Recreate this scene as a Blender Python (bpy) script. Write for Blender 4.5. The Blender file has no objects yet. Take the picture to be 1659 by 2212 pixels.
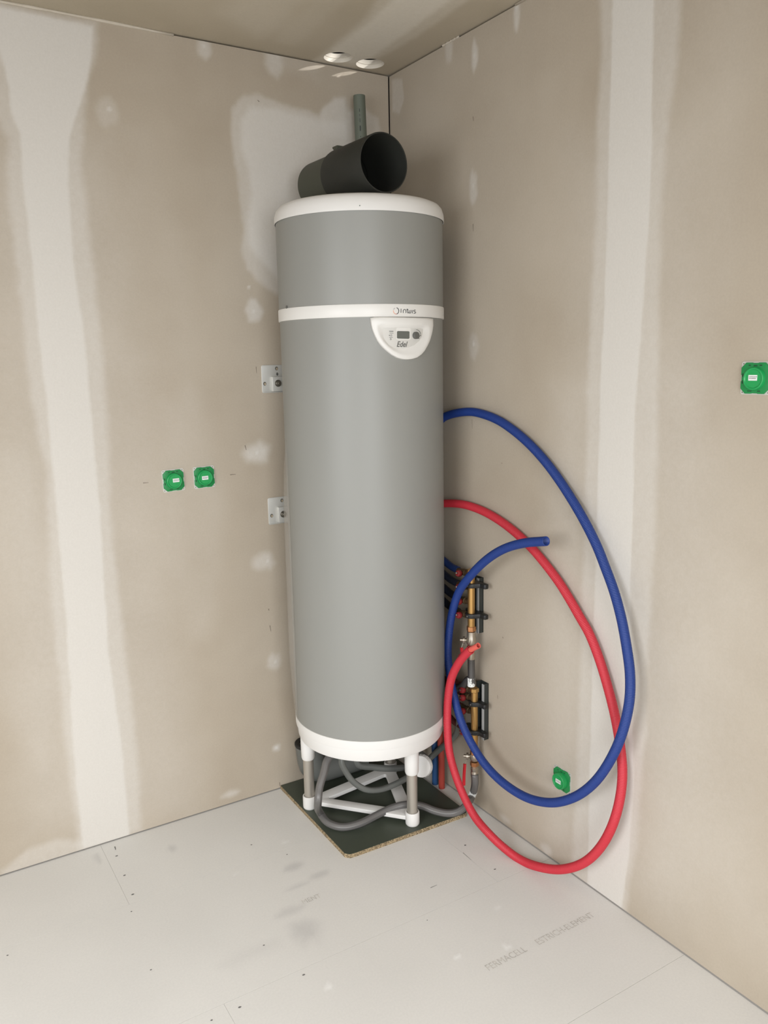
import bpy, math, random
import numpy as np
from mathutils import Vector, Matrix
random.seed(4); RNG = np.random.RandomState(7)
SC = bpy.context.scene; COL = SC.collection
W_, H_ = 1659, 2212

# ---------------------------------------------------------------- camera
CP = np.array([-1.63323185, -2.56131473, 1.53731414])
YAW, PIT, ROL, FPX = 0.55217361, -0.18383136, -0.01948332, 1764.848
_f = np.array([math.sin(YAW)*math.cos(PIT), math.cos(YAW)*math.cos(PIT), math.sin(PIT)])
_r = np.cross(_f, [0, 0, 1]); _r /= np.linalg.norm(_r); _u = np.cross(_r, _f)
CR = _r*math.cos(ROL)+_u*math.sin(ROL); CU = -_r*math.sin(ROL)+_u*math.cos(ROL); CF = _f
cd = bpy.data.cameras.new('camera'); cam = bpy.data.objects.new('camera', cd); COL.objects.link(cam)
cd.sensor_fit = 'HORIZONTAL'; cd.sensor_width = 36; cd.lens = FPX/W_*36; cd.clip_start = .05
M = Matrix.Identity(4)
for i in range(3):
    M[i][0] = CR[i]; M[i][1] = CU[i]; M[i][2] = -CF[i]; M[i][3] = CP[i]
cam.matrix_world = M; SC.camera = cam
# ---------------------------------------------------------------- world, lights, exposure
w = bpy.data.worlds.new('world'); SC.world = w; w.use_nodes = True
w.node_tree.nodes['Background'].inputs[0].default_value = (.72, .82, 1, 1)
w.node_tree.nodes['Background'].inputs[1].default_value = 1.0
def area(name, loc, aim, sx, sy, power, col, spread=180):
    l = bpy.data.lights.new(name, 'AREA'); l.shape = 'RECTANGLE'; l.size = sx; l.size_y = sy
    l.energy = power; l.color = col; l.spread = math.radians(spread)
    o = bpy.data.objects.new(name, l); COL.objects.link(o); o.location = loc
    o.rotation_euler = (Vector(aim)-Vector(loc)).to_track_quat('-Z', 'Y').to_euler(); return o
RX, RY, CH = -3.4, -4.4, 2.5           # far room limits, ceiling height
area('daylight_side_window', (RX-.12, -2.25, 1.5), (-1.9, -1.7, .0), 1.7, 1.5, 58, (.965, .98, 1), 142)
area('daylight_back_window', (-1.9, RY-.12, 1.4), (-1.7, -2.6, .0), 1.8, 1.9, 75, (.965, .98, 1), 142)
VT = SC.view_settings
VT.view_transform = 'Standard'; VT.look = 'None'; VT.gamma = 1; VT.use_curve_mapping = False
VT.exposure = 0.06

# ---------------------------------------------------------------- helpers
def ray(px, py): return CF+CR*(px-W_/2)/FPX-CU*(py-H_/2)/FPX
def at(px, py, ax, val):               # a point of the photograph carried on to an axis plane of the room
    d = ray(px, py); return CP+(val-CP[ax])/d[ax]*d
HC = np.array([-.305, -.293])          # heater axis
def on_heater(px, py, R):
    d = ray(px, py); o = CP[:2]-HC; a = d[:2]@d[:2]; b = 2*o@d[:2]; c = o@o-R*R
    t = (-b-math.sqrt(max(0, b*b-4*a*c)))/2/a; X = CP+t*d
    return math.atan2(X[1]-HC[1], X[0]-HC[0]), X[2]
def lin(c): return tuple((x/255/12.92 if x/255 <= .04045 else ((x/255+.055)/1.055)**2.4) for x in c)+(1,)

def mat(name, rgb, rough=.6, metal=0., noise=None, bump=None, trans=0, alpha=None, spec=None):
    m = bpy.data.materials.new(name); m.use_nodes = True; nt = m.node_tree; b = nt.nodes['Principled BSDF']
    b.inputs['Base Color'].default_value = lin(rgb); b.inputs['Roughness'].default_value = rough
    b.inputs['Metallic'].default_value = metal
    if spec is not None: b.inputs['Specular IOR Level'].default_value = spec
    if trans: b.inputs['Transmission Weight'].default_value = trans
    if alpha is not None: b.inputs['Alpha'].default_value = alpha
    if noise or bump:
        tc = nt.nodes.new('ShaderNodeTexCoord')
    if noise:                          # (scale, other colour, contrast)
        n = nt.nodes.new('ShaderNodeTexNoise'); n.inputs['Scale'].default_value = noise[0]; n.inputs['Detail'].default_value = 5
        nt.links.new(tc.outputs['Object'], n.inputs['Vector'])
        r = nt.nodes.new('ShaderNodeMapRange'); k = noise[2]
        r.inputs[1].default_value = .5-k; r.inputs[2].default_value = .5+k
        nt.links.new(n.outputs['Fac'], r.inputs[0])
        mx = nt.nodes.new('ShaderNodeMix'); mx.data_type = 'RGBA'
        mx.inputs[6].default_value = lin(rgb); mx.inputs[7].default_value = lin(noise[1])
        nt.links.new(r.outputs[0], mx.inputs[0]); nt.links.new(mx.outputs[2], b.inputs['Base Color'])
    if bump:                           # (scale, strength, distance)
        n = nt.nodes.new('ShaderNodeTexNoise'); n.inputs['Scale'].default_value = bump[0]; n.inputs['Detail'].default_value = 3
        nt.links.new(tc.outputs['Object'], n.inputs['Vector'])
        bp = nt.nodes.new('ShaderNodeBump'); bp.inputs['Strength'].default_value = bump[1]; bp.inputs['Distance'].default_value = bump[2]
        nt.links.new(n.outputs['Fac'], bp.inputs['Height']); nt.links.new(bp.outputs[0], b.inputs['Normal'])
    return m

def board_mat(name, base, base2, plaster, stain=(150, 146, 140)):
    """gypsum board with joint compound: 'plaster' and 'stain' are masks stored on the mesh"""
    m = bpy.data.materials.new(name); m.use_nodes = True; nt = m.node_tree; N = nt.nodes; L = nt.links
    b = N['Principled BSDF']; b.inputs['Roughness'].default_value = .82; b.inputs['Specular IOR Level'].default_value = .25
    tc = N.new('ShaderNodeTexCoord')
    def noise(s, d=5):
        n = N.new('ShaderNodeTexNoise'); n.inputs['Scale'].default_value = s; n.inputs['Detail'].default_value = d
        L.new(tc.outputs['Object'], n.inputs['Vector']); return n.outputs['Fac']
    def mr(src, a, c, lo=0, hi=1):
        r = N.new('ShaderNodeMapRange'); r.inputs[1].default_value = a; r.inputs[2].default_value = c
        r.inputs[3].default_value = lo; r.inputs[4].default_value = hi; L.new(src, r.inputs[0]); return r.outputs[0]
    def mix(f, A, B):
        x = N.new('ShaderNodeMix'); x.data_type = 'RGBA'
        L.new(f, x.inputs[0])
        for s, v in ((6, A), (7, B)):
            if isinstance(v, tuple): x.inputs[s].default_value = v
            else: L.new(v, x.inputs[s])
        return x.outputs[2]
    big = mr(noise(2.3, 6), .35, .65); fine = mr(noise(170, 3), .3, .7)
    c0 = mix(big, lin(base), lin(base2))
    at_ = N.new('ShaderNodeAttribute'); at_.attribute_name = 'plaster'
    at2 = N.new('ShaderNodeAttribute'); at2.attribute_name = 'stain'
    jit = N.new('ShaderNodeMath'); jit.operation = 'MULTIPLY_ADD'; L.new(mr(noise(60, 6), .3, .7, -.22, .22), jit.inputs[0])
    par = N.new('ShaderNodeMath'); par.operation = 'MULTIPLY'; par.use_clamp = True      # jitter only where the coat is thin
    sub = N.new('ShaderNodeMath'); sub.operation = 'SUBTRACT'; sub.inputs[0].default_value = 1.0; L.new(at_.outputs['Fac'], sub.inputs[1])
    L.new(at_.outputs['Fac'], par.inputs[0]); L.new(sub.outputs[0], par.inputs[1])
    L.new(par.outputs[0], jit.inputs[1]); L.new(at_.outputs['Fac'], jit.inputs[2]); jit.use_clamp = True
    c1 = mix(jit.outputs[0], c0, lin(plaster))
    c2 = mix(at2.outputs['Fac'], c1, lin(stain))
    hs = N.new('ShaderNodeHueSaturation'); L.new(c2, hs.inputs['Color']); L.new(mr(fine, 0, 1, .975, 1.02), hs.inputs['Value'])
    L.new(hs.outputs[0], b.inputs['Base Color'])
    h = N.new('ShaderNodeMath'); h.operation = 'MULTIPLY_ADD'; L.new(noise(400, 2), h.inputs[0]); h.inputs[1].default_value = .10
    L.new(at_.outputs['Fac'], h.inputs[2])
    bp = N.new('ShaderNodeBump'); bp.inputs['Strength'].default_value = .6; bp.inputs['Distance'].default_value = .0012
    L.new(h.outputs[0], bp.inputs['Height']); L.new(bp.outputs[0], b.inputs['Normal'])
    return m

def obj(name, V, F, m=None, parent=None, smooth=False, label=None, edges=()):
    me = bpy.data.meshes.new(name); me.from_pydata([tuple(map(float, v)) for v in V], list(edges), [tuple(f) for f in F]); me.update()
    if m: me.materials.append(m)
    if smooth:
        me.polygons.foreach_set('use_smooth', [True]*len(me.polygons))
        if smooth != 'all': me.set_sharp_from_angle(angle=math.radians(38))
    o = bpy.data.objects.new(name, me); COL.objects.link(o)
    if parent: o.parent = parent; o.matrix_parent_inverse = Matrix.Translation(-Vector(parent.location)) if parent.parent is None else parent_inv(parent)
    if label: o['label'] = label
    return o
def parent_inv(p):
    return Matrix.Identity(4)
def thing(name, label, cat, loc, group=None):
    o = bpy.data.objects.new(name, None); COL.objects.link(o); o.location = loc; o.empty_display_size = .05
    o['label'] = label; o['category'] = cat
    if group: o['group'] = group
    return o
def tag(o, label, cat, group=None):
    o['label'] = label; o['category'] = cat
    if group: o['group'] = group
    return o
def struct(o): o['kind'] = 'structure'; return o

class MB:
    def __init__(s): s.V = []; s.F = []
    def add(s, V, F):
        n = len(s.V); s.V += [tuple(v) for v in V]; s.F += [tuple(i+n for i in f) for f in F]; return s
    def box(s, a, b):
        x0, y0, z0 = [min(p, q) for p, q in zip(a, b)]; x1, y1, z1 = [max(p, q) for p, q in zip(a, b)]
        return s.add([(x0,y0,z0),(x1,y0,z0),(x1,y1,z0),(x0,y1,z0),(x0,y0,z1),(x1,y0,z1),(x1,y1,z1),(x0,y1,z1)],
                     [(0,3,2,1),(4,5,6,7),(0,1,5,4),(1,2,6,5),(2,3,7,6),(3,0,4,7)])
    def lathe(s, prof, c=(0, 0, 0), ax=(0, 0, 1), n=48, caps=False, phase=0):
        ax = Vector(ax).normalized(); e1 = ax.orthogonal().normalized() if abs(ax.z) < .99 else Vector((1, 0, 0)); e2 = ax.cross(e1)
        c = Vector(c); V = []; F = []
        for r, h in prof:
            for k in range(n):
                a = 2*math.pi*k/n+phase; V.append(c+ax*h+e1*(r*math.cos(a))+e2*(r*math.sin(a)))
        for j in range(len(prof)-1):
            for k in range(n):
                F.append((j*n+k, j*n+(k+1) % n, (j+1)*n+(k+1) % n, (j+1)*n+k))
        if caps:
            F.append(tuple(range(n))[::-1]); F.append(tuple((len(prof)-1)*n+k for k in range(n)))
        return s.add(V, F)
    def prism(s, pts, mp, h0, h1):
        """closed outline pts (u,v) mapped by mp(u,v,h)"""
        n = len(pts); V = [mp(u, v, h0) for u, v in pts]+[mp(u, v, h1) for u, v in pts]
        F = [tuple(range(n))[::-1], tuple(range(n, 2*n))]+[(k, (k+1) % n, n+(k+1) % n, n+k) for k in range(n)]
        return s.add(V, F)
    def sweep(s, path, rad, n=12, caps=True, hollow=0):
        """tube along path; rad(i, k) or number"""
        P = [Vector(map(float, p)) for p in path]; T = []
        for i in range(len(P)):
            T.append((P[min(i+1, len(P)-1)]-P[max(i-1, 0)]).normalized())
        e = T[0].orthogonal().normalized(); V = []
        for i, p in enumerate(P):
            e = (e-T[i]*e.dot(T[i])).normalized(); g = T[i].cross(e)
            for k in range(n):
                a = 2*math.pi*k/n; r = rad(i, k) if callable(rad) else rad
                V.append(p+e*(r*math.cos(a))+g*(r*math.sin(a)))
        F = [(j*n+k, j*n+(k+1) % n, (j+1)*n+(k+1) % n, (j+1)*n+k) for j in range(len(P)-1) for k in range(n)]
        m = len(P)
        if hollow:                     # open bore at the far end
            e_ = e; r0 = rad(m-1, 0) if callable(rad) else rad; q = r0-hollow; base = len(V)
            for back in (0, .06):
                for k in range(n):
                    a = 2*math.pi*k/n; V.append(P[-1]-T[-1]*back+e*(q*math.cos(a))+g*(q*math.sin(a)))
            F += [((m-1)*n+k, (m-1)*n+(k+1) % n, base+(k+1) % n, base+k) for k in range(n)]
            F += [(base+k, base+(k+1) % n, base+n+(k+1) % n, base+n+k) for k in range(n)]
            F += [tuple(base+n+k for k in range(n)), tuple(range(n))[::-1]]
        elif caps:
            F += [tuple(range(n))[::-1], tuple((m-1)*n+k for k in range(n))]
        return s.add(V, F)
    def build(s, name, m, parent=None, smooth=True, label=None, bevel=0):
        o = obj(name, s.V, s.F, m, parent, smooth, label)
        if bevel:
            b = o.modifiers.new('bevel', 'BEVEL'); b.width = bevel; b.segments = 3; b.limit_method = 'ANGLE'; b.angle_limit = math.radians(40)
            o.data.polygons.foreach_set('use_smooth', [True]*len(o.data.polygons))
        return o

def spline(pts, step):
    P = np.array(pts, float); P = np.vstack([2*P[0]-P[1], P, 2*P[-1]-P[-2]]); out = []
    for i in range(1, len(P)-2):
        p0, p1, p2, p3 = P[i-1:i+3]
        # centripetal Catmull-Rom
        t0 = 0; t1 = t0+np.linalg.norm(p1-p0)**.5; t2 = t1+np.linalg.norm(p2-p1)**.5; t3 = t2+np.linalg.norm(p3-p2)**.5
        for t in np.linspace(t1, t2, 24, endpoint=False):
            A1 = (t1-t)/(t1-t0)*p0+(t-t0)/(t1-t0)*p1; A2 = (t2-t)/(t2-t1)*p1+(t-t1)/(t2-t1)*p2; A3 = (t3-t)/(t3-t2)*p2+(t-t2)/(t3-t2)*p3
            B1 = (t2-t)/(t2-t0)*A1+(t-t0)/(t2-t0)*A2; B2 = (t3-t)/(t3-t1)*A2+(t-t1)/(t3-t1)*A3
            out.append((t2-t)/(t2-t1)*B1+(t-t1)/(t2-t1)*B2)
    out.append(P[-2]); O = np.array(out)
    for _ in range(3):                 # light smoothing
        for _k in range(6): O[1:-1] = .25*O[:-2]+.5*O[1:-1]+.25*O[2:]
    s = np.r_[0, np.cumsum(np.linalg.norm(np.diff(O, axis=0), axis=1))]
    n = max(2, int(s[-1]/step)); q = np.linspace(0, s[-1], n+1)
    return np.stack([np.interp(q, s, O[:, k]) for k in range(3)], 1)

# value noise on arrays
def vnoise(X, Y, sc, seed):
    x = X*sc; y = Y*sc; xi = np.floor(x).astype(int); yi = np.floor(y).astype(int); fx = x-xi; fy = y-yi
    fx = fx*fx*(3-2*fx); fy = fy*fy*(3-2*fy)
    def h(a, b):
        n = (a*374761393+b*668265263+seed*1274126177) & 0x7fffffff; n = ((n ^ (n >> 13))*1274126177) & 0x7fffffff
        return ((n ^ (n >> 16)) & 0xffff)/65535.
    return (h(xi, yi)*(1-fx)+h(xi+1, yi)*fx)*(1-fy)+(h(xi, yi+1)*(1-fx)+h(xi+1, yi+1)*fx)*fy
def fbm(X, Y, sc, seed, o=4):
    return sum(vnoise(X, Y, sc*2**k, seed+k)*.5**k for k in range(o))/sum(.5**k for k in range(o))-.5
def sdf(poly, X, Y):
    P = np.array(poly); n = len(P); d = np.full(X.shape, 1e9); s = np.ones(X.shape)
    for i in range(n):
        a = P[i]; b = P[i-1]; e = b-a; wx = X-a[0]; wy = Y-a[1]
        t = np.clip((wx*e[0]+wy*e[1])/(e@e+1e-12), 0, 1); bx = wx-e[0]*t; by = wy-e[1]*t
        d = np.minimum(d, bx*bx+by*by)
        c1 = Y >= a[1]; c2 = Y < b[1]; c3 = e[0]*wy > e[1]*wx
        f = (c1 & c2 & c3) | (~c1 & ~c2 & ~c3); s = np.where(f, -s, s)
    return s*np.sqrt(d)
def coat(X, Y, layers, seed=0):
    """layers: (polygon, strength, feather, roughness of the edge)"""
    a = np.zeros(X.shape)
    for i, (poly, st, fe, rg) in enumerate(layers):
        d = sdf(poly, X, Y)+fbm(X, Y, 9, seed+17*i)*rg+fbm(X, Y, 45, seed+17*i+5)*rg*.35
        k = np.clip(.5-d/fe, 0, 1); k = k*k*(3-2*k)*st
        a = a+(1-a)*k
    return a
def set_attr(o, name, arr):
    at_ = o.data.attributes.new(name, 'FLOAT', 'POINT'); at_.data.foreach_set('value', np.ascontiguousarray(arr, dtype=np.float32))

# ---------------------------------------------------------------- materials
M_wall = board_mat('gypsum_fibre_wall', (168, 156, 139), (178, 167, 151), (209, 205, 198))
M_ceil = board_mat('gypsum_fibre_ceiling', (178, 167, 147), (188, 177, 158), (226, 220, 208))
M_floor = board_mat('screed_panel', (213, 211, 206), (218, 216, 211), (230, 229, 226), (192, 190, 187))
M_under = mat('joint_glue', (198, 194, 188), .9)
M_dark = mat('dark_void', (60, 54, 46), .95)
M_caulk = mat('joint_compound', (200, 191, 176), .85, noise=(30, (186, 176, 160), .2))
M_mark = mat('pencil_mark', (120, 110, 98), .9)
M_speck = mat('dark_speck', (110, 108, 106), .9)
M_print = mat('faded_print', (178, 174, 168), .9, noise=(55, (203, 199, 192), .12))
M_shell = mat('plain_shell', (165, 158, 146), .9)
M_slv = mat('hole_rim_gypsum', (214, 206, 192), .9)
M_white = mat('white_plastic', (222, 220, 216), .45)
M_white2 = mat('white_plastic_panel', (222, 220, 215), .4)
M_jack = mat('grey_steel_jacket', (141, 141, 136), .48, .06, bump=(600, .05, .0004))
M_face = mat('light_grey_faceplate', (206, 204, 198), .5)
M_lcd = mat('display_grey', (98, 100, 95), .25)
M_knob = mat('dark_grey_knob', (92, 92, 88), .5)
M_ink = mat('dark_print', (52, 56, 58), .6)
M_ink2 = mat('grey_print', (120, 120, 118), .6)
M_orange = mat('orange_print', (226, 140, 96), .6)
M_red_i = mat('red_print', (196, 96, 86), .6)
M_steel = mat('brushed_steel_tube', (196, 190, 180), .38, .75, bump=(300, .05, .0003))
M_duct = mat('black_foam_duct', (34, 35, 30), .62, bump=(260, .25, .0006))
M_duct2 = mat('dark_olive_foam_duct', (66, 68, 56), .62, bump=(260, .25, .0006))
M_pvc = mat('grey_green_pvc', (98, 104, 92), .5)
M_pvc2 = mat('dark_grey_pvc', (104, 106, 102), .4)
M_rub = mat('black_rubber', (32, 32, 31), .6)
M_galv = mat('galvanised_plate', (206, 205, 199), .42, .35)
M_bolt = mat('steel_bolt', (150, 146, 138), .3, .9)
M_slot = mat('slot_shadow', (96, 92, 84), .9)  # dark colour stands in for the shade inside slots and holes
M_grn = mat('green_socket_plastic', (20, 128, 66), .42)
M_grn2 = mat('green_socket_disc', (28, 150, 80), .35)
M_wallp = mat('wall_seen_through_slot', (176, 160, 136), .9)
M_gslot = mat('dark_green_slot', (12, 62, 36), .6)  # darker green stands in for the shade inside the slots
M_stk = mat('sticker_white', (226, 228, 224), .6)
M_chip = mat('chipboard_edge', (176, 156, 122), .9, noise=(240, (98, 84, 62), .12), bump=(300, .8, .002))
M_film = mat('dark_green_board_face', (62, 68, 58), .5, noise=(3.5, (72, 78, 66), .2))
M_blue = mat('blue_conduit_plastic', (20, 52, 122), .5)
M_red = mat('red_conduit_plastic', (190, 44, 58), .5)
M_redp = mat('pale_red_inner_pipe', (222, 100, 88), .4)
M_bluep = mat('pale_blue_inner_pipe', (60, 100, 180), .4)
M_brass = mat('brass', (190, 150, 92), .34, .85)
M_copper = mat('copper_brass_nut', (196, 140, 96), .32, .85)
M_nick = mat('nickel_valve', (190, 182, 168), .28, .9)
M_blk = mat('black_clamp_rubber', (26, 27, 27), .45)
M_rail = mat('dark_zinc_rail', (56, 60, 58), .45, .3)
M_rail2 = mat('bright_zinc_lip', (170, 172, 172), .4, .2)
M_bronze = mat('darkened_brass', (84, 68, 46), .5, .5)  # brass coloured darker to sink into the dark area between the valves
M_knobr = mat('shaded_red_knob', (122, 30, 32), .5)  # red darkened, the shade around the knobs is put into the colour
M_lever = mat('red_lever', (206, 40, 50), .4)
M_braid = mat('grey_braided_hose', (112, 110, 108), .45, .3)
M_braid2 = mat('dark_braided_hose', (84, 82, 80), .42, .35)
M_clear = mat('clear_plastic', (225, 225, 222), .12, alpha=.22)
M_clear2 = mat('clear_film', (200, 195, 186), .2, alpha=.3)

# ---------------------------------------------------------------- structure
def grid(name, us, vs, mp, m, solid=None):
    """front sheet over us x vs; solid = depth vector to close it behind"""
    U, Vv = np.meshgrid(us, vs); nu, nv = len(us), len(vs)
    V = [mp(u, v) for u, v in zip(U.ravel(), Vv.ravel())]
    F = [(j*nu+i, j*nu+i+1, (j+1)*nu+i+1, (j+1)*nu+i) for j in range(nv-1) for i in range(nu-1)]
    if solid is not None:
        b = len(V)
        for u, v in ((us[0], vs[0]), (us[-1], vs[0]), (us[-1], vs[-1]), (us[0], vs[-1])):
            V.append(tuple(np.array(mp(u, v))+np.array(solid)))
        F.append((b, b+3, b+2, b+1))
        F.append(tuple(range(nu))[::-1]+(b, b+1)); F.append(tuple((nv-1)*nu+i for i in range(nu))+(b+2, b+3))
        F.append(tuple(j*nu for j in range(nv))+(b+3, b)); F.append(tuple(j*nu+nu-1 for j in range(nv))[::-1]+(b+1, b+2))
    o = obj(name, V, F, m)
    return o, U.ravel(), Vv.ravel()
def fin(o, U, V, plaster, stain=None):
    n = len(o.data.vertices); a = np.zeros(n); a[:len(U)] = plaster; set_attr(o, 'plaster', a)
    b = np.zeros(n)
    if stain is not None: b[:len(U)] = stain
    set_attr(o, 'stain', b)
def WL(*pts): return [tuple(at(x, y, 1, 0)[[0, 2]]) for x, y in pts]     # left wall (x, z)
def WR(*pts): return [tuple(at(x, y, 0, 0)[[1, 2]]) for x, y in pts]     # right wall (y, z)
def CE(*pts): return [tuple(at(x, y, 2, CH)[:2]) for x, y in pts]
def FL(*pts): return [tuple(at(x, y, 2, 0)[:2]) for x, y in pts]
def blob(c, rx, rz, n=14, seed=1):
    r = random.Random(seed); return [(c[0]+rx*math.cos(2*math.pi*k/n)*(.8+.4*r.random()), c[1]+rz*math.sin(2*math.pi*k/n)*(.8+.4*r.random())) for k in range(n)]

us = np.r_[np.linspace(RX, -1.75, 30)[:-1], np.linspace(-1.75, -.005, 330)]; vs = np.linspace(.004, 2.4950, 430)
wl, U, V = grid('wall_left', us, vs, lambda u, v: (u, 0, v), M_wall, (0, .1, 0))
LL = [
 (WL((-60,300),(-40,900),(20,1300),(60,1800),(420,1760),(380,1300),(330,1000),(270,700),(230,300)), .22, .22, .05),
 (WL((18,300),(15,420),(38,560),(60,800),(95,1000),(112,1300),(140,1600),(172,1836),(305,1792),(296,1600),(268,1400),(240,1100),(232,900),(205,600),(180,400),(178,250),(205,120),(206,50),(-600,-120),(-600,-30),(-60,180)), .45, .03, .02),
 (WL((44,290),(48,400),(63,498),(92,800),(118,1050),(140,1300),(155,1560),(178,1836),(279,1806),(262,1600),(235,1400),(215,1100),(190,800),(160,560),(146,400),(150,300),(182,200),(196,140),(200,58),(-600,-120),(-600,-50),(0,110),(18,180),(22,240)), .8, .012, .010),
 (WL((0,1880),(60,1835),(120,1815),(180,1815),(180,1840),(0,1900)), .4, .03, .02),
 (WL((500,232),(528,206),(560,205),(600,222),(640,236),(660,240),(690,252),(700,233),(724,212),(745,214),(752,240),(790,236),(815,256),(832,330),(835,420),(700,600),(600,640),(560,610),(535,580),(520,540),(528,500),(520,440),(512,400),(500,300)), .45, .02, .022),
 (WL((520,262),(540,232),(600,236),(650,246),(695,262),(750,262),(756,420),(700,600),(600,600),(572,572),(538,530),(534,480),(545,420),(535,360),(518,320)), .62, .03, .012),
 (WL((690,252),(700,233),(724,212),(742,214),(748,300),(700,290)), .3, .012, .01),
 (WL((575,60),(640,80),(700,110),(690,180),(640,160),(590,150)), .12, .05, .02),
]
for x, y, rx, rz, s in ((548, 672, .026, .034, .55), (555, 978, .05, .036, .6), (570, 1212, .04, .034, .45), (592, 1430, .03, .03, .4), (597, 1615, .014, .012, .6),
                        (440, 100, .022, .03, .5), (592, 130, .035, .05, .45), (232, 240, .03, .04, .25), (500, 1715, .03, .012, .5), (415, 1100, .1, .4, .10), (330, 700, .12, .5, .07), (40, 1300, .1, .5, .12)):
    c = WL((x, y))[0]; LL.append((blob(c, rx, rz, seed=int(x)), s, max(.02, rx*.8), .012))
for i, (x, y) in enumerate(((548, 672), (555, 978), (578, 1212), (595, 1430), (597, 1615), (440, 100), (236, 236), (538, 620))):
    c = WL((x, y))[0]; LL.append((blob(c, .006, .006, seed=i), .55, .006, .004))
LLs = []
fin(wl, U, V, coat(U, V, LL, 3), coat(U, V, LLs, 9)); struct(wl)

us = np.r_[np.linspace(RY, -2.15, 30)[:-1], np.linspace(-2.15, 0, 400)]
wr, U, V = grid('wall_right', us[::-1], vs, lambda u, v: (0, u, v), M_wall, (.1, 0, 0))
LR = [
 (WR((1230,300),(1215,900),(1200,1400),(1180,1800),(1480,2040),(1500,1500),(1480,900),(1490,300)), .16, .2, .05),
 (WR((1296,-40),(1298,100),(1290,300),(1285,495),(1276,700),(1268,840),(1262,1100),(1258,1280),(1250,1500),(1245,1700),(1234,1860),(1236,1890),(1352,1972),(1378,1800),(1398,1500),(1412,1200),(1420,1000),(1424,700),(1427,495),(1434,380),(1447,228),(1462,126),(1472,0),(1474,-40)), .45, .03, .016),
 (WR((1324,-40),(1322,0),(1318,200),(1311,500),(1297,840),(1289,1134),(1281,1400),(1274,1650),(1268,1910),(1342,1965),(1358,1844),(1368,1700),(1366,1500),(1362,1247),(1372,900),(1400,500),(1408,300),(1412,0),(1413,-40)), .8, .008, .008),
 (WR((1200,840),(1262,840),(1262,1300),(1250,1700),(1236,1860),(1190,1830),(1160,1500),(1180,1100)), .16, .16, .05),
 (WR((1424,800),(1500,800),(1640,1300),(1640,2000),(1400,1900)), .22, .3, .08),
 (WR((846,172),(868,170),(872,215),(862,245),(848,240)), .35, .01, .01),
]
for x, y, rx, rz, s in ((1116, 18, .012, .05, .6), (969, 108, .02, .045, .4), (1025, 123, .015, .045, .6), (1022, 405, .02, .05, .45), (1023, 748, .025, .04, .3),
                        (1030, 350, .5, .5, .05), (1180, 1835, .03, .02, .5), (1090, 1770, .03, .015, .4), (1520, 300, .12, .6, .1)):
    c = WR((x, y))[0]; LR.append((blob(c, rx, rz, seed=int(x)), s, max(.016, rx*.8), .012))
for i, (x, y) in enumerate(((1025, 120), (1022, 402), (1023, 743), (1116, 14))):
    c = WR((x, y))[0]; LR.append((blob(c, .005, .008, seed=i), .6, .006, .004))
fin(wr, U, V, coat(U, V, LR, 31)); struct(wr)

# ceiling with two round holes; a shadow gap stays open along both walls
HX = [-.234, -.114]; HY = -.063; HR = .0465
xs = np.unique(np.round(np.r_[RX, np.linspace(-1.4, -.294, 120), np.linspace(-.294, -.054, 41), np.linspace(-.054, .0, 9), .03, .06], 6))
ys = np.unique(np.round(np.r_[RY, np.linspace(-1.5, -.12, 150), np.linspace(-.12, -.006, 20), 0, .03, .06], 6))
V = []; F = []; idx = {}
for j, y in enumerate(ys):
    for i, x in enumerate(xs): idx[i, j] = len(V); V.append((x, y, CH))
def inrect(i, j, cx): return cx-.0601 < (xs[i]+xs[i+1])/2 < cx+.0601 and -.1201 < (ys[j]+ys[j+1])/2 < -.006
for j in range(len(ys)-1):
    for i in range(len(xs)-1):
        if any(inrect(i, j, c) for c in HX): continue
        F.append((idx[i, j], idx[i, j+1], idx[i+1, j+1], idx[i+1, j]))
sV = []; sF = []
for cx in HX:
    i0 = int(np.argmin(abs(xs-(cx-.06)))); i1 = int(np.argmin(abs(xs-(cx+.06)))); j0 = int(np.argmin(abs(ys+.12))); j1 = int(np.argmin(abs(ys+.006)))
    loop = [(i, j0) for i in range(i0, i1)]+[(i1, j) for j in range(j0, j1)]+[(i, j1) for i in range(i1, i0, -1)]+[(i0, j) for j in range(j1, j0, -1)]
    ring = []
    for (i, j) in loop:
        dx, dy = xs[i]-cx, ys[j]-HY; l = math.hypot(dx, dy); ring.append(len(V)); V.append((cx+dx/l*HR, HY+dy/l*HR, CH))
    n = len(loop)
    for k in range(n):
        F.append((idx[loop[k]], ring[k], ring[(k+1) % n], idx[loop[(k+1) % n]]))
    b = len(sV)
    for dr, z in ((0, 0), (0, .0125), (.0015, .0128), (-.001, .0135), (-.001, .027)):
        for k in range(n):
            x, y, _ = V[ring[k]]; q = (HR+dr)/HR; sV.append((cx+(x-cx)*q, HY+(y-HY)*q, CH+z))
    for r in range(4):
        for k in range(n): sF.append((b+r*n+k, b+r*n+(k+1) % n, b+(r+1)*n+(k+1) % n, b+(r+1)*n+k))
ce = struct(obj('ceiling', V, F, M_ceil)); A = np.array(V)
LC = [(CE((640,160),(700,112),(790,40),(830,-20),(1060,-60),(1010,5),(900,80),(820,125),(760,150)), .35, .03, .02),
      (CE((700,125),(716,108),(790,52),(860,-10),(960,-60),(1000,-20),(889,62),(807,122),(770,140)), .6, .03, .015),
      (CE((480,30),(520,-10),(700,-30),(600,60),(560,80)), .2, .1, .04), (CE((640,100),(760,-10),(700,-20),(590,90)), .12, .04, .02)]
set_attr(ce, 'plaster', coat(A[:, 0], A[:, 1], LC, 77)); set_attr(ce, 'stain', np.zeros(len(A)))
obj('hole_rim', sV, sF, M_slv, ce, True, 'pale cut edge inside the round ceiling holes')
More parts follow.
